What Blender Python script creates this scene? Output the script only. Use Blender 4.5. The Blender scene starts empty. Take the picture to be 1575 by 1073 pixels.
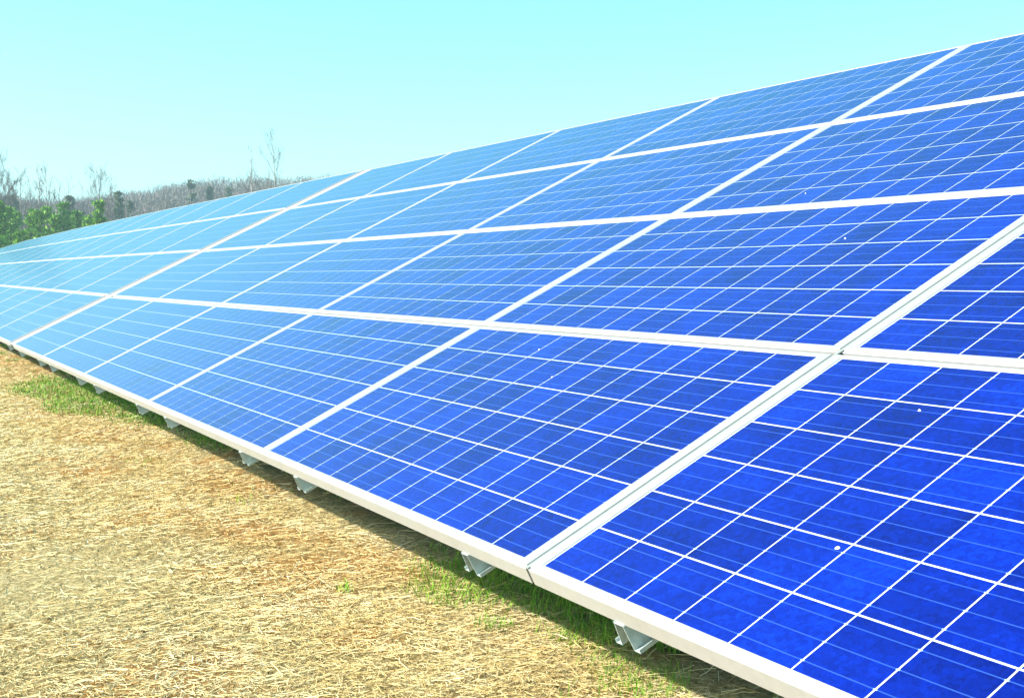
import bpy, math, random
import numpy as np
from mathutils import Vector, Matrix
R_ = math.radians
scene = bpy.context.scene
col = scene.collection

# ---------------------------------------------------------------- camera
H = 0.75                                   # height of the array's lower edge above the ground
CAM = Vector((4.26903517, -1.29993344, 0.62573658 + H))
ROWS = ((0.47758831, 0.87858375, 0.0), (0.05250485, -0.02854105, -0.99821273), (-0.87701348, 0.47673473, -0.05976078))
cd = bpy.data.cameras.new('camera'); cam = bpy.data.objects.new('camera', cd); col.objects.link(cam)
cd.sensor_width = 36.0; cd.lens = 42.4174; cd.clip_start = 0.05; cd.clip_end = 3000
m = Matrix.Identity(4)
for i in range(3):
    m[i][0] = ROWS[0][i]; m[i][1] = -ROWS[1][i]; m[i][2] = -ROWS[2][i]; m[i][3] = CAM[i]
cam.matrix_world = m
scene.camera = cam

# ---------------------------------------------------------------- sky, sun, exposure
SUN_EL, SUN_AZ = R_(31.0), R_(18.0)        # azimuth: degrees from -y towards -x (the sun stands left behind the camera)
sun_dir = Vector((-math.sin(SUN_AZ) * math.cos(SUN_EL), -math.cos(SUN_AZ) * math.cos(SUN_EL), math.sin(SUN_EL)))
sd = bpy.data.lights.new('sun', 'SUN'); sd.energy = 5.0; sd.angle = R_(0.5); sd.color = (1.0, 0.95, 0.86)
so = bpy.data.objects.new('sun', sd); col.objects.link(so)
so.rotation_euler = sun_dir.to_track_quat('Z', 'Y').to_euler(); so.location = (-10, -30, 20)
world = bpy.data.worlds.new('World'); scene.world = world; world.use_nodes = True
wn, wl = world.node_tree.nodes, world.node_tree.links
wn.clear()
sky = wn.new('ShaderNodeTexSky'); sky.sky_type = 'NISHITA'; sky.sun_disc = False
sky.sun_elevation = SUN_EL; sky.sun_rotation = math.atan2(sun_dir.x, sun_dir.y)
sky.altitude = 100; sky.air_density = 1.0; sky.dust_density = 1.6; sky.ozone_density = 1.0
tint = wn.new('ShaderNodeMix'); tint.data_type = 'RGBA'; tint.blend_type = 'MULTIPLY'; tint.inputs[0].default_value = 1.0
tint.inputs[7].default_value = (0.98, 1.30, 1.22, 1)
bg = wn.new('ShaderNodeBackground'); bg.inputs[1].default_value = 0.098
wo = wn.new('ShaderNodeOutputWorld')
# the picture's cyan air: red falls off faster than the other colours as the sky darkens upwards
wl.new(sky.outputs[0], tint.inputs[6])
ws = wn.new('ShaderNodeSeparateColor'); wc = wn.new('ShaderNodeCombineColor'); wl.new(tint.outputs[2], ws.inputs[0])
wp = wn.new('ShaderNodeMath'); wp.operation = 'POWER'; wp.inputs[1].default_value = 1.5; wl.new(ws.outputs[0], wp.inputs[0])
wm = wn.new('ShaderNodeMath'); wm.operation = 'MULTIPLY'; wm.inputs[1].default_value = 0.415; wl.new(wp.outputs[0], wm.inputs[0])
wg = wn.new('ShaderNodeMath'); wg.operation = 'MULTIPLY'; wg.inputs[1].default_value = 0.93; wl.new(ws.outputs[1], wg.inputs[0])
wi = wn.new('ShaderNodeMath'); wi.operation = 'MINIMUM'; wl.new(wm.outputs[0], wi.inputs[0]); wl.new(wg.outputs[0], wi.inputs[1])
wl.new(wi.outputs[0], wc.inputs[0]); wl.new(ws.outputs[1], wc.inputs[1]); wl.new(ws.outputs[2], wc.inputs[2])
wl.new(wc.outputs[0], bg.inputs[0]); wl.new(bg.outputs[0], wo.inputs[0])
vs = scene.view_settings
vs.view_transform = 'Standard'; vs.look = 'None'; vs.gamma = 1.0; vs.use_curve_mapping = False; vs.exposure = 1.25

# ---------------------------------------------------------------- helpers
def tag(o, label=None, cat=None, group=None, kind=None):
    if label: o['label'] = label
    if cat: o['category'] = cat
    if group: o['group'] = group
    if kind: o['kind'] = kind
    return o
def link(name, mesh, parent=None):
    o = bpy.data.objects.new(name, mesh); col.objects.link(o)
    if parent: o.parent = parent
    return o
def empty(name, loc=(0, 0, 0)):
    o = bpy.data.objects.new(name, None); o.location = loc; o.empty_display_size = .2; col.objects.link(o); return o
class MB:
    """collects quads and triangles, builds one mesh"""
    def __init__(s): s.v = []; s.f = []; s.mi = []
    def face(s, pts, mi=0):
        n = len(s.v); s.v += [tuple(p) for p in pts]; s.f.append(tuple(range(n, n + len(pts)))); s.mi.append(mi)
    def box(s, lo, hi, mi=0):
        x0, y0, z0 = lo; x1, y1, z1 = hi
        c = [(x0,y0,z0),(x1,y0,z0),(x1,y1,z0),(x0,y1,z0),(x0,y0,z1),(x1,y0,z1),(x1,y1,z1),(x0,y1,z1)]
        n = len(s.v); s.v += c
        for q in ((0,3,2,1),(4,5,6,7),(0,1,5,4),(1,2,6,5),(2,3,7,6),(3,0,4,7)):
            s.f.append(tuple(n + i for i in q)); s.mi.append(mi)
    def tube(s, pts, rad, sides=5, mi=0):
        rings = []
        for i, p in enumerate(pts):
            p = Vector(p)
            d = (Vector(pts[min(i+1, len(pts)-1)]) - Vector(pts[max(i-1, 0)]))
            d = d.normalized() if d.length > 1e-9 else Vector((0, 0, 1))
            a = d.cross(Vector((0, 0, 1)) if abs(d.z) < .9 else Vector((1, 0, 0))).normalized(); b = d.cross(a)
            n = len(s.v)
            for k in range(sides):
                t = 2 * math.pi * k / sides
                s.v.append(tuple(p + (a * math.cos(t) + b * math.sin(t)) * rad[i]))
            rings.append(n)
        for i in range(len(rings) - 1):
            for k in range(sides):
                k2 = (k + 1) % sides
                s.f.append((rings[i]+k, rings[i]+k2, rings[i+1]+k2, rings[i+1]+k)); s.mi.append(mi)
        s.f.append(tuple(rings[-1] + k for k in range(sides))); s.mi.append(mi)
    def mesh(s, name, mats, smooth=False):
        me = bpy.data.meshes.new(name); me.from_pydata(s.v, [], s.f)
        for mt in (mats if isinstance(mats, (list, tuple)) else [mats]): me.materials.append(mt)
        if max(s.mi, default=0): me.polygons.foreach_set('material_index', s.mi)
        if smooth: me.polygons.foreach_set('use_smooth', [True] * len(s.f))
        me.update(); return me
def mesh_np(name, V, F, mat, k):
    """V (n,3), F (m,k) -> mesh, fast"""
    me = bpy.data.meshes.new(name)
    me.vertices.add(len(V)); me.vertices.foreach_set('co', np.ascontiguousarray(V, dtype=np.float32).ravel())
    me.loops.add(F.size); me.loops.foreach_set('vertex_index', np.ascontiguousarray(F, dtype=np.int32).ravel())
    me.polygons.add(len(F)); me.polygons.foreach_set('loop_start', np.arange(0, F.size, k, dtype=np.int32))
    me.materials.append(mat); me.update(calc_edges=True); me.validate(); return me

# ---------------------------------------------------------------- materials
def mat(name):
    mt = bpy.data.materials.new(name); mt.use_nodes = True
    nt = mt.node_tree; return mt, nt.nodes, nt.links, nt.nodes['Principled BSDF']
def N(nodes, t, **kw):
    n = nodes.new(t)
    for k, v in kw.items():
        if k.startswith('i_'): n.inputs[k[2:].replace('_', ' ')].default_value = v
        else: setattr(n, k, v)
    return n
def ramp(nodes, stops, interp='LINEAR'):
    r = nodes.new('ShaderNodeValToRGB'); cr = r.color_ramp; cr.interpolation = interp
    while len(cr.elements) > 1: cr.elements.remove(cr.elements[-1])
    cr.elements[0].position = stops[0][0]; cr.elements[0].color = (*stops[0][1], 1)
    for p, c in stops[1:]:
        e = cr.elements.new(p); e.color = (*c, 1)
    return r
def mathn(nodes, links, op, a, b=None, c=None, clamp=False):
    n = nodes.new('ShaderNodeMath'); n.operation = op; n.use_clamp = clamp
    for i, x in enumerate((a, b, c)):
        if x is None: continue
        if isinstance(x, (int, float)): n.inputs[i].default_value = x
        else: links.new(x, n.inputs[i])
    return n.outputs[0]
def mixc(nodes, links, fac, a, b, mode='MIX'):
    n = nodes.new('ShaderNodeMix'); n.data_type = 'RGBA'; n.blend_type = mode
    for i, x in ((0, fac), (6, a), (7, b)):
        if isinstance(x, (int, float)): n.inputs[i].default_value = x
        elif isinstance(x, tuple): n.inputs[i].default_value = (*x, 1)
        else: links.new(x, n.inputs[i])
    return n.outputs[2]

COAT_R = 0.14
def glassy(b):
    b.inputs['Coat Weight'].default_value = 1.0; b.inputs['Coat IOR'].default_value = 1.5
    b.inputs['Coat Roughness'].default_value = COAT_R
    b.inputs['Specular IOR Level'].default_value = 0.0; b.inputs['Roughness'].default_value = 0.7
    b.inputs['Sheen Weight'].default_value = 1.0; b.inputs['Sheen Roughness'].default_value = .2; b.inputs['Sheen Tint'].default_value = (.22, .78, 1, 1)   # cyan sky glare at grazing angles, painted in by the sheen tint

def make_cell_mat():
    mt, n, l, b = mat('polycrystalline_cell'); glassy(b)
    uv = N(n, 'ShaderNodeUVMap'); sep = N(n, 'ShaderNodeSeparateXYZ'); l.new(uv.outputs[0], sep.inputs[0])
    rnd = N(n, 'ShaderNodeObjectInfo').outputs['Random']
    att = N(n, 'ShaderNodeAttribute', attribute_name='rnd').outputs['Fac']
    r = mathn(n, l, 'FRACT', mathn(n, l, 'ADD', rnd, att))
    geo = N(n, 'ShaderNodeNewGeometry').outputs['Position']
    cloud = N(n, 'ShaderNodeTexNoise', i_Scale=5.5, i_Detail=3.0, i_Roughness=.6); 
    shift = N(n, 'ShaderNodeVectorMath', operation='ADD'); cmb = N(n, 'ShaderNodeCombineXYZ'); l.new(mathn(n, l, 'MULTIPLY', r, 37.0), cmb.inputs[0]); l.new(mathn(n, l, 'MULTIPLY', r, 91.0), cmb.inputs[1])
    l.new(geo, shift.inputs[0]); l.new(cmb.outputs[0], shift.inputs[1]); l.new(shift.outputs[0], cloud.inputs['Vector'])
    vor = N(n, 'ShaderNodeTexVoronoi', i_Scale=95.0); l.new(geo, vor.inputs['Vector'])
    sv = N(n, 'ShaderNodeSeparateColor'); l.new(vor.outputs['Color'], sv.inputs[0])
    vor2 = N(n, 'ShaderNodeTexVoronoi', i_Scale=330.0); l.new(geo, vor2.inputs['Vector'])
    sv2 = N(n, 'ShaderNodeSeparateColor'); l.new(vor2.outputs['Color'], sv2.inputs[0])
    t = mathn(n, l, 'ADD', mathn(n, l, 'MULTIPLY', r, .22), mathn(n, l, 'MULTIPLY', cloud.outputs['Fac'], .60))
    t = mathn(n, l, 'ADD', t, mathn(n, l, 'MULTIPLY', sv.outputs[0], .17))
    t = mathn(n, l, 'ADD', t, mathn(n, l, 'MULTIPLY', sv2.outputs[0], .08))
    t = mathn(n, l, 'SUBTRACT', t, .04)
    rp = ramp(n, [(.0, (.0002, .0008, .055)), (.3, (.0003, .003, .13)), (.55, (.0005, .009, .245)), (.8, (.001, .024, .39)), (1., (.003, .05, .54))])
    l.new(t, rp.inputs[0]); c = rp.outputs[0]
    # three ribbons along the cell, with bright solder tabs at the cell's ends
    v3 = mathn(n, l, 'FRACT', mathn(n, l, 'MULTIPLY', sep.outputs[1], 3.0))
    d = mathn(n, l, 'ABSOLUTE', mathn(n, l, 'SUBTRACT', v3, .5))
    rib = mathn(n, l, 'LESS_THAN', d, .023)
    dx = mathn(n, l, 'ABSOLUTE', mathn(n, l, 'SUBTRACT', sep.outputs[0], .5))
    tab = mathn(n, l, 'MULTIPLY', mathn(n, l, 'GREATER_THAN', dx, .484), mathn(n, l, 'LESS_THAN', d, .030))
    c = mixc(n, l, mathn(n, l, 'MULTIPLY', rib, .6), c, (.035, .10, .50))
    c = mixc(n, l, tab, c, (.24, .36, .52))
    l.new(c, b.inputs['Base Color'])
    return mt
M_cell = make_cell_mat()

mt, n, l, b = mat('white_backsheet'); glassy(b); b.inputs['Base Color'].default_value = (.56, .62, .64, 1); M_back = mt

def metal(name, base, rough, met, nscale=60, var=.12, dirt=None):
    mt, n, l, b = mat(name)
    geo = N(n, 'ShaderNodeNewGeometry').outputs['Position']
    no = N(n, 'ShaderNodeTexNoise', i_Scale=nscale, i_Detail=4.0); l.new(geo, no.inputs['Vector'])
    rp = ramp(n, [(.25, tuple(x * (1 - var) for x in base)), (.75, tuple(min(1, x * (1 + var)) for x in base))])
    l.new(no.outputs['Fac'], rp.inputs[0]); c = rp.outputs[0]
    if dirt:
        n2 = N(n, 'ShaderNodeTexNoise', i_Scale=3.0, i_Detail=6.0, i_Roughness=.7); l.new(geo, n2.inputs['Vector'])
        r2 = ramp(n, [(.5, (0, 0, 0)), (.75, (1, 1, 1))]); l.new(n2.outputs['Fac'], r2.inputs[0])
        c = mixc(n, l, mathn(n, l, 'MULTIPLY', r2.outputs[0], .35), c, dirt)
    l.new(c, b.inputs['Base Color'])
    b.inputs['Roughness'].default_value = rough; b.inputs['Metallic'].default_value = met
    return mt
M_alu = metal('anodised_aluminium', (.42, .42, .415), .42, .3, 40, .06, dirt=(.30, .28, .24))
M_galv = metal('galvanised_steel', (.42, .50, .50), .5, .3, 90, .16)
M_bark_pale = metal('pale_bark', (.42, .36, .29), .9, 0, 2.5, .35)
M_bark_grey = metal('grey_bark', (.17, .15, .14), .9, 0, 2.5, .3)
M_bark_dark = metal('dark_pine_bark', (.07, .055, .04), .95, 0, 2.5, .3)

def leaf_mat(name, stops, scale):
    mt, n, l, b = mat(name)
    geo = N(n, 'ShaderNodeNewGeometry')
    no = N(n, 'ShaderNodeTexNoise', i_Scale=scale, i_Detail=3.0); l.new(geo.outputs['Position'], no.inputs['Vector'])
    f = mathn(n, l, 'ADD', mathn(n, l, 'MULTIPLY', no.outputs['Fac'], .6), mathn(n, l, 'MULTIPLY', geo.outputs['Random Per Island'], .4))
    rp = ramp(n, stops); l.new(f, rp.inputs[0]); l.new(rp.outputs[0], b.inputs['Base Color'])
    b.inputs['Roughness'].default_value = .6; b.inputs['Specular IOR Level'].default_value = .25
    return mt
M_needle = leaf_mat('pine_needles', [(.25, (.05, .14, .010)), (.5, (.15, .35, .018)), (.75, (.32, .52, .035))], .9)
M_cedar = leaf_mat('grey_green_cedar', [(.25, (.10, .13, .08)), (.75, (.20, .25, .14))], .9)
M_twig = leaf_mat('bare_twigs', [(.2, (.11, .085, .07)), (.5, (.155, .12, .10)), (.8, (.20, .155, .13))], .25)
M_straw = leaf_mat('dry_straw', [(.12, (.24, .15, .05)), (.3, (.56, .40, .15)), (.5, (.74, .59, .28)), (.7, (.82, .72, .44)), (.9, (.88, .84, .70))], 1.6)
M_grass = leaf_mat('fresh_grass', [(.2, (.05, .14, .008)), (.5, (.14, .36, .015)), (.8, (.34, .50, .04))], 3.0)

def make_ground_mat():
    mt, n, l, b = mat('straw_strewn_ground')
    geo = N(n, 'ShaderNodeNewGeometry').outputs['Position']
    big = N(n, 'ShaderNodeTexNoise', i_Scale=.9, i_Detail=5.0, i_Roughness=.62); l.new(geo, big.inputs['Vector'])
    fine = N(n, 'ShaderNodeTexNoise', i_Scale=38.0, i_Detail=8.0, i_Roughness=.75); l.new(geo, fine.inputs['Vector'])
    clod = N(n, 'ShaderNodeTexVoronoi', i_Scale=16.0); l.new(geo, clod.inputs['Vector'])
    straw = ramp(n, [(.32, (.10, .07, .025)), (.45, (.38, .29, .12)), (.62, (.74, .60, .32))]); l.new(fine.outputs['Fac'], straw.inputs[0])
    clay = ramp(n, [(.30, (.20, .09, .02)), (.5, (.50, .27, .08)), (.7, (.64, .42, .18))]); l.new(fine.outputs['Fac'], clay.inputs[0])
    k = ramp(n, [(.50, (0, 0, 0)), (.62, (1, 1, 1))]); l.new(big.outputs['Fac'], k.inputs[0])
    c = mixc(n, l, k.outputs[0], straw.outputs[0], clay.outputs[0])
    # bare orange clay showing through the straw in a few spots
    for (px_, py_, rr_) in ((-2.1, .57, .42), (-1.25, .55, .30), (-.85, .95, .22), (-3.4, .9, .5), (-17.5, 1.1, 2.2), (-14.5, 1.2, 1.2), (.0, .35, .22), (-6.5, .5, .5), (-4.6, .1, .4)):
        vd = N(n, 'ShaderNodeVectorMath', operation='DISTANCE'); l.new(geo, vd.inputs[0]); vd.inputs[1].default_value = (px_, py_, 0)
        mk = mathn(n, l, 'MULTIPLY', mathn(n, l, 'SUBTRACT', mathn(n, l, 'ADD', 1.0, mathn(n, l, 'MULTIPLY', mathn(n, l, 'SUBTRACT', fine.outputs['Fac'], .5), 3.5)), mathn(n, l, 'DIVIDE', vd.outputs['Value'], rr_), clamp=True), 1.5, clamp=True)
        c = mixc(n, l, mk, c, clay.outputs[0])
    # greener ground along the drip line of the array and in patches
    gn = N(n, 'ShaderNodeTexNoise', i_Scale=2.3, i_Detail=5.0); l.new(geo, gn.inputs['Vector'])
    sp = N(n, 'ShaderNodeSeparateXYZ'); l.new(geo, sp.inputs[0])
    drip = mathn(n, l, 'SUBTRACT', 1.0, mathn(n, l, 'MULTIPLY', mathn(n, l, 'ABSOLUTE', mathn(n, l, 'SUBTRACT', sp.outputs[1], 1.5)), 1.1), clamp=True)
    gm = mathn(n, l, 'MULTIPLY', mathn(n, l, 'SUBTRACT', mathn(n, l, 'ADD', gn.outputs['Fac'], mathn(n, l, 'MULTIPLY', drip, .45)), .80, clamp=True), 4.0, clamp=True)
    c = mixc(n, l, gm, c, (.10, .17, .025))
    shade_band = mathn(n, l, 'MULTIPLY', mathn(n, l, 'SUBTRACT', sp.outputs[1], 1.12), 3.0, clamp=True)      # shade under the array, painted into the soil as a near-black band
    c = mixc(n, l, mathn(n, l, 'MULTIPLY', shade_band, .92), c, (.012, .016, .007))
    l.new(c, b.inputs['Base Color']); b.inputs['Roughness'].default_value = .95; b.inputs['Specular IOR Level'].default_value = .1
    hsum = mathn(n, l, 'ADD', fine.outputs['Fac'], mathn(n, l, 'MULTIPLY', clod.outputs['Distance'], .4))
    bp = N(n, 'ShaderNodeBump', i_Strength=.9, i_Distance=.03); l.new(hsum, bp.inputs['Height']); l.new(bp.outputs[0], b.inputs['Normal'])
    return mt
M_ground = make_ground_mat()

# ---------------------------------------------------------------- ground
def sstep(a, b, x):
    t = np.clip((np.asarray(x, float) - a) / (b - a), 0, 1); return t * t * (3 - 2 * t)
JX = [1.9855, -7.93, -18.2, -28.2, -38.1, -48.0, -58.0, -68.0]
def ground_z(x, y):
    x = np.asarray(x, float); y = np.asarray(y, float)
    z = np.interp(-x, [0, 25, 38, 50, 70, 110], [0, 0, -.1, -.3, -1.0, -1.4])
    z = z + 11.0 * sstep(120, 270, -x + .10 * y) + 9.0 * sstep(200, 480, np.hypot(x, y) ) * sstep(-40, 60, -x)
    z = z + .015 * np.sin(x * 2.1 + y) * np.sin(y * 3.3 - .5 * x)
    return z
def axis(a, lo, hi, fine, far):
    near = np.arange(lo, hi, fine); return np.unique(np.concatenate([far[far < lo], near, far[far >= hi]]))
gx = axis(0, -34, 6, .35, np.concatenate([-np.geomspace(34.5, 1500, 70), np.geomspace(6.5, 900, 30)]))
gy = axis(0, -6, 8, .35, np.concatenate([-np.geomspace(6.5, 1100, 36), np.geomspace(8.5, 1300, 44)]))
X, Y = np.meshgrid(gx, gy, indexing='ij'); Z = ground_z(X, Y)
nx, ny = X.shape; I = np.arange(nx * ny).reshape(nx, ny)
Fq = np.stack([I[:-1, :-1], I[1:, :-1], I[1:, 1:], I[:-1, 1:]], -1).reshape(-1, 4)
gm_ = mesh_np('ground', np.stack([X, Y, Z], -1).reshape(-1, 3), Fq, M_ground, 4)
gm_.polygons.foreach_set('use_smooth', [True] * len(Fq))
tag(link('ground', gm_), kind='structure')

# ---------------------------------------------------------------- solar array
TILT = R_(26.255979)
Wb, Hb, HJ, Gr, Gn = 1.894, .956, .039, .06165, .081
CS = .1557; CSU = .1545
PU, PV = (Wb - CSU) / 11, (Hb - CS) / 5
MV = .0235                                  # blue field to outer frame edge, top and bottom sides
WU, WV = Wb / 2 + HJ, Hb / 2 + MV           # half sizes of the panel
LEDGE, FD = .0068, .046
plane = Matrix.Translation((0, 0, H)) @ Matrix.Rotation(TILT, 4, 'X')

def cell_mesh_data(cx, cy, rnd, V, F, UV, RN):
    n0 = len(V); h = CS / 2; g = CSU / 2; z0, z1 = -.0022, -.0019
    V += [(cx-g, cy-h, z0), (cx+g, cy-h, z0), (cx+g, cy+h, z0), (cx-g, cy+h, z0), (cx-g, cy-h, z1), (cx+g, cy-h, z1), (cx+g, cy+h, z1), (cx-g, cy+h, z1)]
    uvc = [(0, 0), (1, 0), (1, 1), (0, 1)] * 2
    for q in ((4, 5, 6, 7), (0, 1, 5, 4), (1, 2, 6, 5), (2, 3, 7, 6), (3, 0, 4, 7)):
        F.append(tuple(n0 + i for i in q)); UV += [uvc[i] for i in q]; RN.append(rnd)
def build_cells(items, name):
    V, F, UV, RN = [], [], [], []
    for it in items: cell_mesh_data(*it, V, F, UV, RN)
    me = bpy.data.meshes.new(name); me.from_pydata(V, [], F); me.materials.append(M_cell)
    u = me.uv_layers.new(name='UVMap'); u.data.foreach_set('uv', [c for p in UV for c in p])
    a = me.attributes.new('rnd', 'FLOAT', 'FACE'); a.data.foreach_set('value', RN); me.update(); return me
rg = random.Random(4)
one_cell = build_cells([(0, 0, 0.0)], 'cell')
cell_pos = [(-Wb/2 + CSU/2 + i*PU, -Hb/2 + CS/2 + j*PV) for j in range(6) for i in range(12)]
all_cells = build_cells([(x, y, rg.random()) for x, y in cell_pos], 'cell_grid')

def frame_mesh():
    fl = .034; fv = .0152; o = MB()
    ui, vi = WU - fl, WV - LEDGE - fv; uo, vo = WU, WV - LEDGE
    def ring(a, b_, za, zb):                 # quads between two rectangles
        A = [(-a[0], -a[1], za), (a[0], -a[1], za), (a[0], a[1], za), (-a[0], a[1], za)]
        B = [(-b_[0], -b_[1], zb), (b_[0], -b_[1], zb), (b_[0], b_[1], zb), (-b_[0], b_[1], zb)]
        for i in range(4): o.face([B[i], B[(i+1) % 4], A[(i+1) % 4], A[i]])
    c = .0012
    ring((ui, vi), (ui, vi), 0 - c, -.0030)                       # inner lip down to the glass
    ring((ui + c, vi + c), (ui, vi), 0, 0 - c)
    ring((uo - c, vo - c), (ui + c, vi + c), 0, 0)                 # top flange
    ring((uo, vo), (uo - c, vo - c), -c, 0)
    ring((uo, vo), (uo, vo), -.007, -c)
    ring((uo, WV - c), (uo, vo), -.007, -.007)                     # ledge on the long sides
    ring((uo, WV), (uo, WV - c), -.007 - c, -.007)
    ring((uo, WV), (uo, WV), -FD, -.007 - c)
    ring((uo - .028, WV - .028), (uo, WV), -FD, -FD)               # bottom flange
    ring((uo - .0018, WV - .0018), (uo - .028, WV - .028), -FD + .0016, -FD + .0016)
    # ring() winds inside-out for some; make consistent afterwards
    me = o.mesh('frame', M_alu)
    import bmesh
    bm = bmesh.new(); bm.from_mesh(me); bmesh.ops.remove_doubles(bm, verts=bm.verts, dist=1e-5)
    bmesh.ops.recalc_face_normals(bm, faces=bm.faces); bm.to_mesh(me); bm.free(); return me
F_mesh = frame_mesh()
o = MB(); o.box((-WU + .003, -WV + LEDGE + .003, -.0070), (WU - .003, WV - LEDGE - .003, -.0021)); B_mesh = o.mesh('backsheet', M_back)
o = MB(); o.box((-.06, -.05, -.030), (.06, .05, -.009)); J_mesh = o.mesh('junction_box', metal('black_plastic', (.02, .02, .02), .5, 0))

ORD = ['zeroth','first','second','third','fourth','fifth','sixth','seventh','eighth','ninth','tenth','eleventh','twelfth','thirteenth','fourteenth','fifteenth','sixteenth','seventeenth','eighteenth','nineteenth','twentieth']
def ordinal(k):
    if k <= 20: return ORD[k]
    return {2: 'twenty', 3: 'thirty'}[k // 10] + '-' + ORD[k % 10] if k % 10 else 'thirtieth'
ROWN = ['bottom', 'second lowest', 'second highest', 'top']
# tables of the array: (u of right joint centre, number of columns, offset at right end, offset at left end, slack)
pitch = Wb + Gn
tables = []
uR = 1.9855 - Gn / 2 + .002                 # right edge of the field of the first full table is u - HJ
right = Wb + Gn/2 + .090/2                  # joint K0 centre
tables.append((right + .045 + Wb + HJ, 1, 0.0, 0.0))          # the table that runs out of the picture
x = right - .006
offs = [(0, 0), (.008, .040), (.040, .045), (.045, .01), (.01, -.10), (-.10, -.30), (-.30, -.70)]
gaps = [.27, .012, .012, .012, .012, .012, .012]
for (a, b_), g in zip(offs, gaps):
    tables.append((x, 5, a, b_)); x -= 5 * (Wb + 2*HJ) + 4 * .001 + g
colno = 0; table_mats = []
for ti, (xr, nc, za, zb) in enumerate(tables):
    L = nc * (Wb + 2*HJ) + (nc - 1) * .001
    if ti == 0: xr = right + .006 + L
    tm = Matrix.Translation((xr, 0, za)) @ Matrix.Rotation(math.atan2(zb - za, L), 4, 'Y') @ plane
    table_mats.append((tm, L, nc))
    for ccol in range(nc):
        colno += 1
        cu = -(ccol + .5) * (Wb + 2*HJ) - ccol * .001
        for row in range(4):
            cv = Hb/2 + row * (Hb + Gr)
            p = empty('solar_panel'); p.matrix_world = tm @ Matrix.Translation((cu, cv, 0))
            tone = 'Deep blue' if colno <= 2 else 'Bright blue' if colno <= 4 else 'Pale blue' if colno <= 9 else 'Whitish'
            if colno == 1: lab = '%s solar panel of the %s row, cut off by the picture edge' % (tone, ROWN[row])
            else: lab = '%s solar panel, %s row, %s column from the right' % (tone, ROWN[row], ordinal(colno))
            tag(p, lab, 'solar panel', 'solar panels of the long array')
            link('frame', F_mesh, p); link('backsheet', B_mesh, p)
            if colno <= 4:
                for (cx, cy) in cell_pos:
                    c_ = link('cell', one_cell, p); c_.location = (cx, cy, 0)
            else:
                tag(link('cell_grid', all_cells, p), kind='stuff')

# ---------------------------------------------------------------- racking
VTOP = 4 * Hb + 3 * Gr + MV
def rail_mesh():
    z0, z1 = -FD - .001, -.1045; w = .023; o = MB(); t = .0022
    for s in (-1, 1):
        xt, xb = s * (w - .006), s * w
        y0, y1 = -MV - .004, VTOP
        # web (slightly splayed) as a thin slab
        def slab(a, b2, c2, d2):            # four (x,z) corners extruded along y
            n0 = len(o.v); o.v += [(q[0], y0, q[1]) for q in (a, b2, c2, d2)] + [(q[0], y1, q[1]) for q in (a, b2, c2, d2)]
            for q in ((0,1,2,3),(7,6,5,4),(0,4,5,1),(1,5,6,2),(2,6,7,3),(3,7,4,0)): o.f.append(tuple(n0+i for i in q)); o.mi.append(0)
        slab((xt, z0), (xt - s*t, z0), (xb - s*t, z1), (xb, z1))
        slab((xb, z1 + t), (xb + s*.020, z1 + t), (xb + s*.020, z1), (xb, z1))
        slab((xb + s*.020, z1 + t + .007), (xb + s*(.020 - t), z1 + t + .007), (xb + s*(.020 - t), z1 + t), (xb + s*.020, z1 + t))
    o.box((-w + .004, -MV - .004, z0 - t), (w - .004, VTOP, z0))
    import bmesh
    me = o.mesh('mounting_rail', M_galv); bm = bmesh.new(); bm.from_mesh(me); bmesh.ops.recalc_face_normals(bm, faces=bm.faces); bm.to_mesh(me); bm.free()
    return me
RM = rail_mesh()
k = 0
rails = []
for ti, (tm, L, nc) in enumerate(table_mats):
    for ccol in range(nc):
        base = -ccol * (Wb + 2*HJ + .001)
        for s in (.335, Wb + 2*HJ - .335):
            rails.append((tm, -(-base + s)))
for k, (tm, ru) in enumerate(rails):
    r = link('mounting_rail', RM); r.matrix_world = tm @ Matrix.Translation((ru, 0, 0))
    if k == 0: lab = 'galvanised hat-shaped rail under the panels, out of sight at the right'
    else: lab = 'galvanised rail end under the lower frame edge, %s counted from the right' % ordinal(k) if k < 26 else 'galvanised rail under the distant end of the array, beyond the left edge'
    tag(r, lab, 'rail', 'mounting rails under the array')
# long beams and posts carrying the rails
post_m = MB(); post_m.box((-.05, -.004, 0), (.05, .004, 1)); post_m.box((-.05, -.05, 0), (-.044, .05, 1)); post_m.box((.044, -.05, 0), (.05, .05, 1))
PM = post_m.mesh('support_post', M_galv)
for ti, (tm, L, nc) in enumerate(table_mats):
    for bi, v in enumerate((2.1, 3.45)):
        o = MB(); o.box((-L, -.03, -.19), (0, .03, -.106)); bmh = link('cross_beam', o.mesh('cross_beam', M_galv))
        bmh.matrix_world = tm @ Matrix.Translation((0, v, 0))
        tag(bmh, 'galvanised beam along the underside of table %s from the right, %s of its two' % (ORD[ti+1], ('lower', 'upper')[bi]), 'beam', 'beams under the array')
        for pu in ((-L*.15, -L*.5, -L*.85) if nc > 1 else (-L*.5,)):
            w = tm @ Vector((pu, v, -.185)); gz = float(ground_z(w.x, w.y)) - .3
            ps = link('support_post', PM); ps.location = (w.x, w.y, gz); ps.scale = (1, 1, w.z - gz)
            tag(ps, 'galvanised steel post in the shade below the %s beam of the array' % ('lower', 'upper')[bi], 'post', 'posts under the array')
# pale cover in the wide joint between the first full table and the next
a = table_mats[1]; u0 = -a[1]
o = MB(); o.box((-.266, -MV + .002, -.006), (-.003, VTOP, -.002)); jc = link('joint_cover', o.mesh('joint_cover', metal('pale_cover_strip', (.40, .38, .375), .5, 0, 8, .1))); jc.matrix_world = a[0] @ Matrix.Translation((u0, 0, 0))
tag(jc, 'pale metal strip filling the wide joint that runs up the array at the left', 'cover strip')
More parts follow.
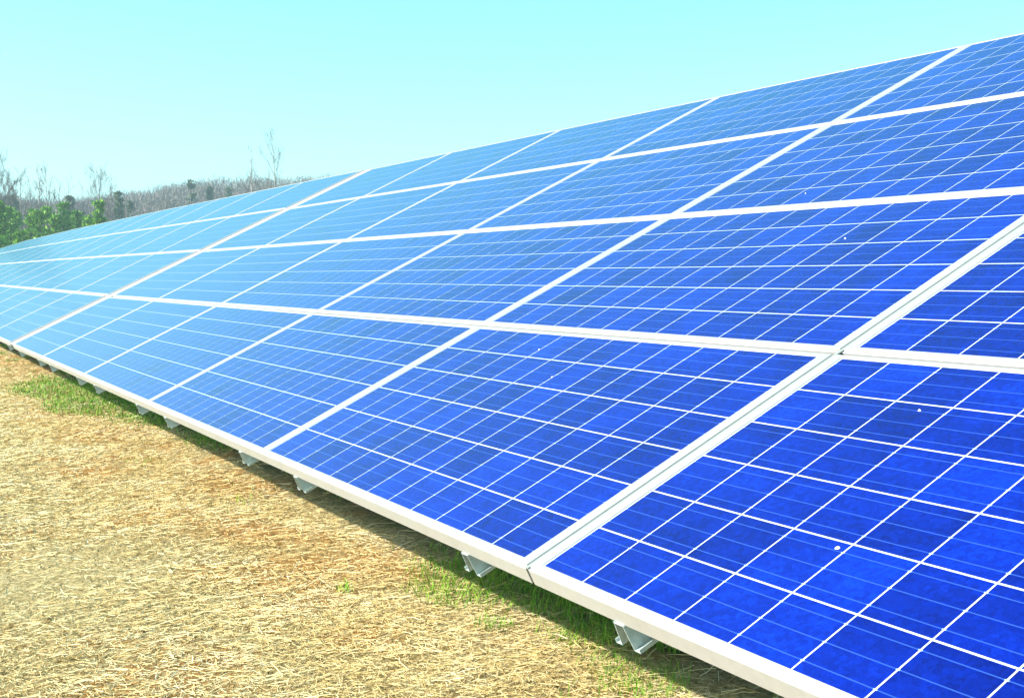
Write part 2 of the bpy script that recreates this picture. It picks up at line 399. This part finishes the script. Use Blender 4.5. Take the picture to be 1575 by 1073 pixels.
# narrow splice strip in the slot between the table at the right edge and the first full one
o = MB(); o.box((-.0055, -MV + .001, -.007), (.0055, VTOP, -.003)); jc = link('splice_strip', o.mesh('splice_strip', metal('grey_green_splice', (.26, .29, .27), .5, .1, 30, .08))); jc.matrix_world = plane @ Matrix.Translation((right, 0, 0))
tag(jc, 'narrow grey-green metal strip in the nearest upright joint between the panels', 'splice strip')
# dust and droppings on the glass: small raised flecks
spk = [((1288, 841), .0055, 'White dried fleck on the bottom row panel at the right, lowest of the flecks'), ((1414, 630), .004, 'Small white fleck on the bottom row panel near its upper frame at the right'),
       ((1300, 366), .004, 'Small white fleck on the deep blue panel left of the wide bright joint'), ((1239, 297), .0035, 'Small white fleck in the second highest row, high on the right'),
       ((829, 537), .004, 'White fleck on a thin cell line, bottom row, just below the middle joint'), ((849, 579), .0035, 'White fleck on a thin cell line one cell below another fleck')]
pinv = plane
def on_plane(px, py):
    d = Vector(((px - 787.5) / 1855.76, (py - 536.5) / 1855.76, 1.0))
    dw = Vector([sum(ROWS[r][i] * d[r] for r in range(3)) for i in range(3)])
    pi = plane.inverted(); o_ = pi @ CAM; dd = pi.to_3x3() @ dw; t = -o_.z / dd.z; return o_ + dd * t
mt, n, l, b = mat('dried_fleck'); b.inputs['Base Color'].default_value = (.75, .76, .72, 1); b.inputs['Roughness'].default_value = .8; M_fleck = mt
for (pp, r, lab) in spk:
    q = on_plane(*pp); o = MB(); rr = random.Random(int(pp[0]))
    ring = [(math.cos(t*.7854) * r * rr.uniform(.7, 1.2), math.sin(t*.7854) * r * rr.uniform(.7, 1.2)) for t in range(8)]
    for i in range(8):
        a_, b2 = ring[i], ring[(i+1) % 8]
        o.face([(a_[0], a_[1], -.0013), (b2[0], b2[1], -.0013), (b2[0]*.5, b2[1]*.5, .0008), (a_[0]*.5, a_[1]*.5, .0008)])
    o.face([(a_[0]*.5, a_[1]*.5, .0008) for a_ in ring])
    s_ = link('fleck', o.mesh('fleck', M_fleck)); s_.matrix_world = plane @ Matrix.Translation((q.x, q.y, 0)); tag(s_, lab, 'dirt fleck')

# ---------------------------------------------------------------- straw and grass
rng = np.random.default_rng(11)
def noise2(x, y, s, seed):
    r = np.random.default_rng(seed); out = np.zeros_like(x)
    for i in range(7):
        a = r.uniform(0, 6.28); f = s * r.uniform(.6, 2.0); out += np.sin((x*np.cos(a) + y*np.sin(a)) * f + r.uniform(0, 6.28) + 1.3*np.sin(y*f*.7 + i))
    return out / 3.0
def blades(n_, zone, length, width, flat, mat_, name, keep, nseg=2):
    # density falls with the distance from the camera's side of the array
    d = zone[0] * (zone[1] / zone[0]) ** rng.random(n_)
    x = CAM.x - d; y = rng.uniform(zone[2], zone[3], n_)
    k_ = keep(x, y); x, y, d = x[k_], y[k_], d[k_]; n_ = len(x)
    z = ground_z(x, y)
    L = rng.uniform(*length, n_); W = width * np.clip(d / 5.0, .7, 6) ** .75 * rng.uniform(.6, 1.4, n_)
    az = rng.uniform(0, 2*np.pi, n_); el = np.radians(rng.uniform(*flat, n_))
    dx, dy, dz = np.cos(az)*np.cos(el), np.sin(az)*np.cos(el), np.sin(el)
    sx, sy = -np.sin(az), np.cos(az)
    bend = rng.normal(0, .25, n_)
    V = np.zeros((n_, nseg + 1, 2, 3)); droop = .9 if flat[1] > 45 else .15
    for s_ in range(nseg + 1):
        t = s_ / nseg
        cx = x + (dx*t + sx*bend*t*t) * L; cy = y + (dy*t + sy*bend*t*t) * L
        cz = z + .004 + dz*t*L - droop*.35*t*t*L*np.abs(dz) + rng.uniform(0, .012, n_) * (flat[1] < 45)
        w = W * (1 - .75*t if flat[1] > 45 else 1.0)
        wz = np.where(flat[1] < 45, .5, 0) * w
        V[:, s_, 0] = np.stack([cx - sx*w/2, cy - sy*w/2, cz], -1); V[:, s_, 1] = np.stack([cx + sx*w/2, cy + sy*w/2, cz + wz], -1)
    V = V.reshape(-1, 3); base = np.arange(n_)[:, None] * (2*(nseg+1))
    F = np.concatenate([base + np.array([[2*s_, 2*s_+1, 2*s_+3, 2*s_+2]]) for s_ in range(nseg)], 0)
    return tag(link(name, mesh_np(name, V, F, mat_, 4)), kind='stuff')
def clay(x, y):
    c = noise2(x, y, 1.7, 3)
    for (px_, py_, rr_) in ((-2.1, .57, .42), (-1.25, .55, .30), (-.85, .95, .22), (-3.4, .9, .5), (-17.5, 1.1, 2.2), (-14.5, 1.2, 1.2), (.0, .35, .22), (-6.5, .5, .5), (-4.6, .1, .4)):
        c = c + .55 * np.exp(-((x - px_)**2 + (y - py_)**2) / (rr_**2 * .6))
    return c
def near_green(x, y):
    g = noise2(x, y, 2.6, 8) * .55 + np.exp(-((y - 1.50) / .36) ** 2) * .85 - .62 - .7 * sstep(.5, -.1, y)
    for (cx, cy, r) in ((-12.0, .75, 1.0), (-10.6, 1.0, 1.1), (-8.7, .72, .8), (-9.5, 1.1, 1.0), (-7.9, 1.2, .8), (-.29, .87, .32), (-.5, 1.15, .3), (.45, .98, .26), (.95, .9, .3), (.31, 1.27, .35), (.93, 1.05, .2)):
        g = g + 1.1 * np.exp(-(((x - cx)**2 + ((y - cy) * 1.6)**2) / r**2))
    g = g + 1.5 * (noise2(x, y, 8.0, 21) * (1 + .3 * noise2(x, y, 1.1, 5)) > 1.3) * (y > .45)
    return g
st = blades(420000, (2.8, 38, -3.2, 2.2), (.015, .075), .0021, (-2, 15), M_straw, 'straw', lambda x, y: (clay(x, y) + rng.normal(0, .40, len(x)) < .95) & (rng.random(len(x)) > .985 * sstep(.92, 1.22, y)), nseg=1)  # straw thinned out under the array to deepen the shade there
st2 = blades(4500, (2.8, 16, -3.2, 1.7), (.08, .18), .0026, (1, 14), M_straw, 'long_straw', lambda x, y: clay(x, y) < 1.2)
tag(st2, 'Longer bent straw stalks lying on top of the short straw', 'straw')
tag(st, 'Pale dry straw scattered over the ground in front of the array', 'straw')
gr = blades(230000, (2.8, 38, -1.6, 2.6), (.025, .095), .0036, (50, 88), M_grass, 'grass', lambda x, y: near_green(x, y) + rng.normal(0, .25, len(x)) > .30)
tag(gr, 'Fresh green grass in patches along the drip edge of the array', 'grass')

# ---------------------------------------------------------------- trees
def dirpx(px):
    d = Vector(((px - 787.5) / 1855.76, 0, 1.0)); w = Vector([sum(ROWS[r][i] * d[r] for r in (0, 2)) for i in range(3)])
    w.z = 0; return w.normalized()
def place(px, D):
    w = dirpx(px); x, y = CAM.x + w.x * D, CAM.y + w.y * D; return x, y, float(ground_z(x, y))
def top_h(py, D, gz): return (424.9 - py) / 1855.76 * D * 1.02 + CAM.z - gz

def bare_tree(px, D, py, spread, label, trunk_mat=M_bark_grey, seed=1, first=.35, levels=4, rr=.011, group=None, dens=1.0):
    rt = random.Random(seed); x, y, gz = place(px, D); h = top_h(py, D, gz)
    root = empty('bare_tree', (x, y, gz)); tag(root, label, 'tree', group or 'bare trees beyond the array')
    tr, cr = MB(), MB(); r0 = h * rr
    pts = []; px_, py_ = 0., 0.
    for i in range(9):
        t = i / 8; pts.append(Vector((px_, py_, t * h - .2))); px_ += rt.uniform(-.005, .005) * h; py_ += rt.uniform(-.005, .005) * h
    tr.tube(pts, [r0 * (1 - .93 * i / 8) for i in range(9)], 6)
    def branch(p, d, L, r, lev):
        q = [p]; dd = d.copy(); nn = 4
        for i in range(nn):
            dd = (dd + Vector((rt.uniform(-.18, .18), rt.uniform(-.18, .18), rt.uniform(-.02, .16)))).normalized(); q.append(q[-1] + dd * L / nn)
        cr.tube(q, [r * (1 - .75 * i / nn) for i in range(nn + 1)], 3)
        if lev > 0:
            for j in range(max(2, int(rt.randint(3, 5) * dens))):
                t = rt.uniform(.25, 1); k2 = min(nn - 1, int(t * nn)); pp = q[k2].lerp(q[k2+1], t * nn - k2)
                ax = Vector((rt.gauss(0, 1), rt.gauss(0, 1), rt.gauss(0, .5))).normalized()
                nd = (dd * .8 + ax * .5 + Vector((0, 0, .18))).normalized()
                branch(pp, nd, L * rt.uniform(.38, .62), max(r * .5, .011), lev - 1)
    nb = int(16 * dens) + 5
    for i in range(nb):
        t = first + (1 - first) * (i + rt.random()) / nb; k2 = min(7, int(t * 8)); pp = pts[k2].lerp(pts[k2+1], t * 8 - k2)
        a_ = rt.uniform(0, 6.283); up = rt.uniform(.9, 2.3)
        env = spread * h * (1.0 - .62 * ((t - first) / (1 - first)) ** 1.2) * rt.uniform(.7, 1.1)
        branch(pp, Vector((math.cos(a_), math.sin(a_), up)).normalized(), env * 1.25, r0 * (1 - t) * .5 + .014, levels - 1 - (t > .8))
    t_ = link('trunk', tr.mesh('trunk', trunk_mat, True), root); c_ = link('crown', cr.mesh('crown', M_twig), root)
    return root

def pine(px, D, py, width, label, seed, material=None, group='young pines behind the array', cat='tree'):
    rt = np.random.default_rng(seed); x, y, gz = place(px, D); h = top_h(py, D, gz)
    root = empty('pine_tree', (x, y, gz)); tag(root, label, cat, group)
    tr = MB(); tr.tube([(0, 0, -.2), (0, 0, h*.5), (0, 0, h*.97)], [h*.017, h*.010, .015], 6); link('trunk', tr.mesh('trunk', M_bark_dark, True), root)
    n_ = int(2600 + 120 * h)
    # whorls of boughs: needles tufts placed along boughs
    nb = 70; tb = np.sort(rt.random(nb)) ** .85; ab = rt.uniform(0, 2*np.pi, nb); rb = width * .46 * ((1 - tb) ** 1.0 * 1.1 + .04) * rt.uniform(.62, 1.2, nb)
    b_i = rt.integers(0, nb, n_); s_ = rt.random(n_) ** .6
    cz = h * (.06 + .94 * tb[b_i]) + (s_ * rb[b_i]) * rt.uniform(.05, .55, n_) - .12 * rb[b_i]
    cx = np.cos(ab[b_i]) * s_ * rb[b_i] + rt.normal(0, .10 + .05*width*.2, n_); cy = np.sin(ab[b_i]) * s_ * rb[b_i] + rt.normal(0, .10 + .05*width*.2, n_)
    cz = np.minimum(cz, h * (1 - .02 * rt.random(n_))) + rt.normal(0, .05, n_)
    L = rt.uniform(.10, .26, n_) * (h / 6) ** .5; dirv = np.stack([cx, cy, np.abs(rt.normal(.4, .5, n_)) * (np.hypot(cx, cy) + .2)], -1) + rt.normal(0, .25, (n_, 3))
    dirv /= np.linalg.norm(dirv, axis=1)[:, None] + 1e-9; side = rt.normal(0, 1, (n_, 3)); side -= (side*dirv).sum(1)[:, None]*dirv; side /= np.linalg.norm(side, axis=1)[:, None] + 1e-9
    c0 = np.stack([cx, cy, cz], -1)
    V = np.stack([c0 - side*L[:, None]*.32, c0 + side*L[:, None]*.32, c0 + dirv*L[:, None]], 1).reshape(-1, 3)
    link('crown', mesh_np('crown', V, np.arange(3*n_).reshape(-1, 3), material or M_needle, 3), root)
    return root

# young pines in front of the woods, left to right
P_ = [(-14, 78, 318, 3.6, 'dark green young pine at the very left edge behind the array'), (2, 80, 321, 3.8, 'leftmost large green young pine, cut by the left edge of the picture'),
      (17, 86, 331, 3.4, 'dark shaded pine just right of the leftmost large one'), (29, 92, 337, 3.0, 'narrow olive pine between the leftmost pines and the pale trunks'),
      (36, 74, 363, 2.2, 'lowest bright green bush-like pine above the array edge at the left'), (53, 88, 332, 3.2, 'green pine behind the pale thin trunks at the left'),
      (66, 84, 335, 3.4, 'broad mid green pine in the middle of the pine row'), (78, 90, 329, 3.0, 'pointed mid green pine right of the broad one'),
      (90, 86, 338, 3.0, 'rounded yellow green pine in the pine row'), (103, 90, 322, 3.0, 'tallest pointed pine in the middle of the row'),
      (122, 92, 331, 2.8, 'thin olive pine right of the tallest pointed one'), (139, 88, 338, 3.2, 'low green pine left of the isolated bright one'),
      (157, 84, 319, 2.6, 'isolated bright green cone-shaped pine at the right end of the row'), (147, 94, 345, 2.6, 'low dark pine tucked beside the isolated bright pine')]
for i, (px, D, py, w, lab) in enumerate(P_): pine(px, D, py, w, lab, 100 + i)
C_ = [(187, 120, 305, 3.4, 'grey green cedar standing right of the row of pines'), (205, 130, 318, 3.2, 'small dull cedar beside the larger grey green cedar'), (298, 150, 285, 4.0, 'dark green cedar rising above the array against grey woods'),
      (327, 150, 294, 3.6, 'small green cedar right of the dark one in the grey woods'), (356, 160, 296, 3.6, 'faint cedar low in the woods left of the two tall bare trees'), (112, 130, 312, 4.2, 'dull grey green cedar behind the pine row'), (25, 130, 312, 4.2, 'dull cedar high behind the leftmost pines')]
for i, (px, D, py, w, lab) in enumerate(C_): pine(px, D, py, w, lab, 200 + i, M_cedar, 'cedars in the grey woods')
# bare trees
bare_tree(427, 120, 215, .17, 'tallest bare tree with forked crown, rising above the array against the sky', M_bark_pale, 52, .40, 4, .008, dens=.9)
bare_tree(388, 120, 235, .08, 'slender bare tree with pale trunk left of the tallest one', M_bark_pale, 6, .35, 3, .0125)
bare_tree(160, 125, 279, .24, 'round-crowned bare tree above the right end of the pine row', M_bark_grey, 7, .35, 4, .011)
bare_tree(65, 115, 268, .10, 'tall thin bare tree, highest of those above the left pines', M_bark_pale, 8, .45, 3, .009)
bare_tree(78, 118, 273, .15, 'bare tree with wispy crown just right of the thin highest one', M_bark_pale, 9, .35, 4, .009)
bare_tree(38, 118, 278, .16, 'bare tree with open crown above the leftmost pines', M_bark_grey, 10, .35, 4, .010)
bare_tree(51, 125, 288, .13, 'small bare tree between two taller ones at the left', M_bark_grey, 11, .35, 3, .010)
bare_tree(96, 125, 289, .14, 'bare tree over the middle of the pine row', M_bark_grey, 12, .35, 3, .010)
bare_tree(112, 130, 291, .15, 'faint bare tree right of the middle of the pine row', M_bark_grey, 13, .3, 3, .010)
bare_tree(131, 130, 297, .15, 'low bare tree left of the round-crowned one', M_bark_grey, 14, .3, 3, .010)
bare_tree(178, 125, 290, .14, 'small bare tree touching the right of the round crown', M_bark_grey, 15, .3, 3, .010)
bare_tree(5, 110, 264, .24, 'dense dark bare tree at the left edge of the picture', M_bark_grey, 16, .25, 4, .013, dens=1.25)
bare_tree(-14, 112, 262, .24, 'dense bare tree just outside the left edge', M_bark_grey, 17, .25, 4, .013, dens=1.1)
bare_tree(20, 122, 280, .16, 'bare tree between the dense dark one and the open-crowned one', M_bark_grey, 18, .3, 3, .011)
for i, (px, py, lab) in enumerate(((198, 303, 'thin pale trunk standing before the grey woods right of the cedar'), (233, 298, 'pale thin tree second right of the grey green cedar'), (258, 292, 'pale thin tree left of the dark green cedar'), (415, 262, 'short pale tree hugging the left of the tallest bare tree'), (347, 281, 'thin grey tree before the woods right of the small cedar'))):
    bare_tree(px, 118, py, .08, lab, M_bark_pale, 30 + i, .5, 3, .008)

# the wood on the hillside behind, one grey-brown mass
wr = np.random.default_rng(5)
def ridge(px): return np.interp(px, [-400, 0, 20, 60, 120, 170, 200, 230, 260, 300, 340, 400, 440, 490, 560, 800], [300, 306, 312, 316, 314, 308, 302, 297, 291, 284, 277, 275, 276, 271, 268, 262])
Vt, nt_ = [], 900
pxs = wr.uniform(-420, 800, nt_); Ds = wr.uniform(165, 290, nt_)
for px, D in zip(pxs, Ds):
    x, y, gz = place(px, D); py = ridge(px) + wr.uniform(-1, 8) + (290 - D) * .05; h = max(5., top_h(py, D, gz)); w = wr.uniform(2.2, 4.2)
    k = 520; u = wr.normal(0, 1, (k, 3)); u /= np.linalg.norm(u, axis=1)[:, None]; rad = wr.random(k) ** .4
    cc = u * rad[:, None] * np.array([w, w, h * .38]); cc[:, 2] += h * .62; cc += np.array([x, y, gz])
    d_ = u * .5 + np.array([0, 0, .35]) + wr.normal(0, .45, (k, 3)); d_ /= np.linalg.norm(d_, axis=1)[:, None]
    L = wr.uniform(.4, 1.1, k)[:, None]; sd_ = np.cross(d_, wr.normal(0, 1, (k, 3))); sd_ /= np.linalg.norm(sd_, axis=1)[:, None] + 1e-9
    wd = wr.uniform(.025, .06, k)[:, None]
    Vt.append(np.stack([cc - sd_*wd, cc + sd_*wd, cc + d_*L], 1).reshape(-1, 3))
    t0 = np.array([x, y, gz]); Vt.append(np.array([t0 + (-.14, 0.1, 0), t0 + (.14, -.1, 0), t0 + (0, 0, h * .8)]))
    Vt.append(np.array([t0 + (-.1, -.14, 0), t0 + (.1, .14, 0), t0 + (0, 0, h * .95)]))
Vt = np.concatenate(Vt)
tag(link('bare_woods', mesh_np('bare_woods', Vt, np.arange(len(Vt)).reshape(-1, 3), M_twig, 3)), 'grey brown leafless woods covering the far hillside', 'woods', kind='stuff')

# ---------------------------------------------------------------- the hazy air
hb = MB(); hb.box((-720, -500, -14), (480, 700, 60)); mt = bpy.data.materials.new('haze'); mt.use_nodes = True
mt.node_tree.nodes.clear(); pv = mt.node_tree.nodes.new('ShaderNodeVolumePrincipled'); ou = mt.node_tree.nodes.new('ShaderNodeOutputMaterial')
pv.inputs['Color'].default_value = (.66, .90, 1, 1); pv.inputs['Density'].default_value = .0013; pv.inputs['Anisotropy'].default_value = 0.0
mt.node_tree.links.new(pv.outputs[0], ou.inputs['Volume'])
hz = link('haze', hb.mesh('haze', mt)); tag(hz, kind='stuff')
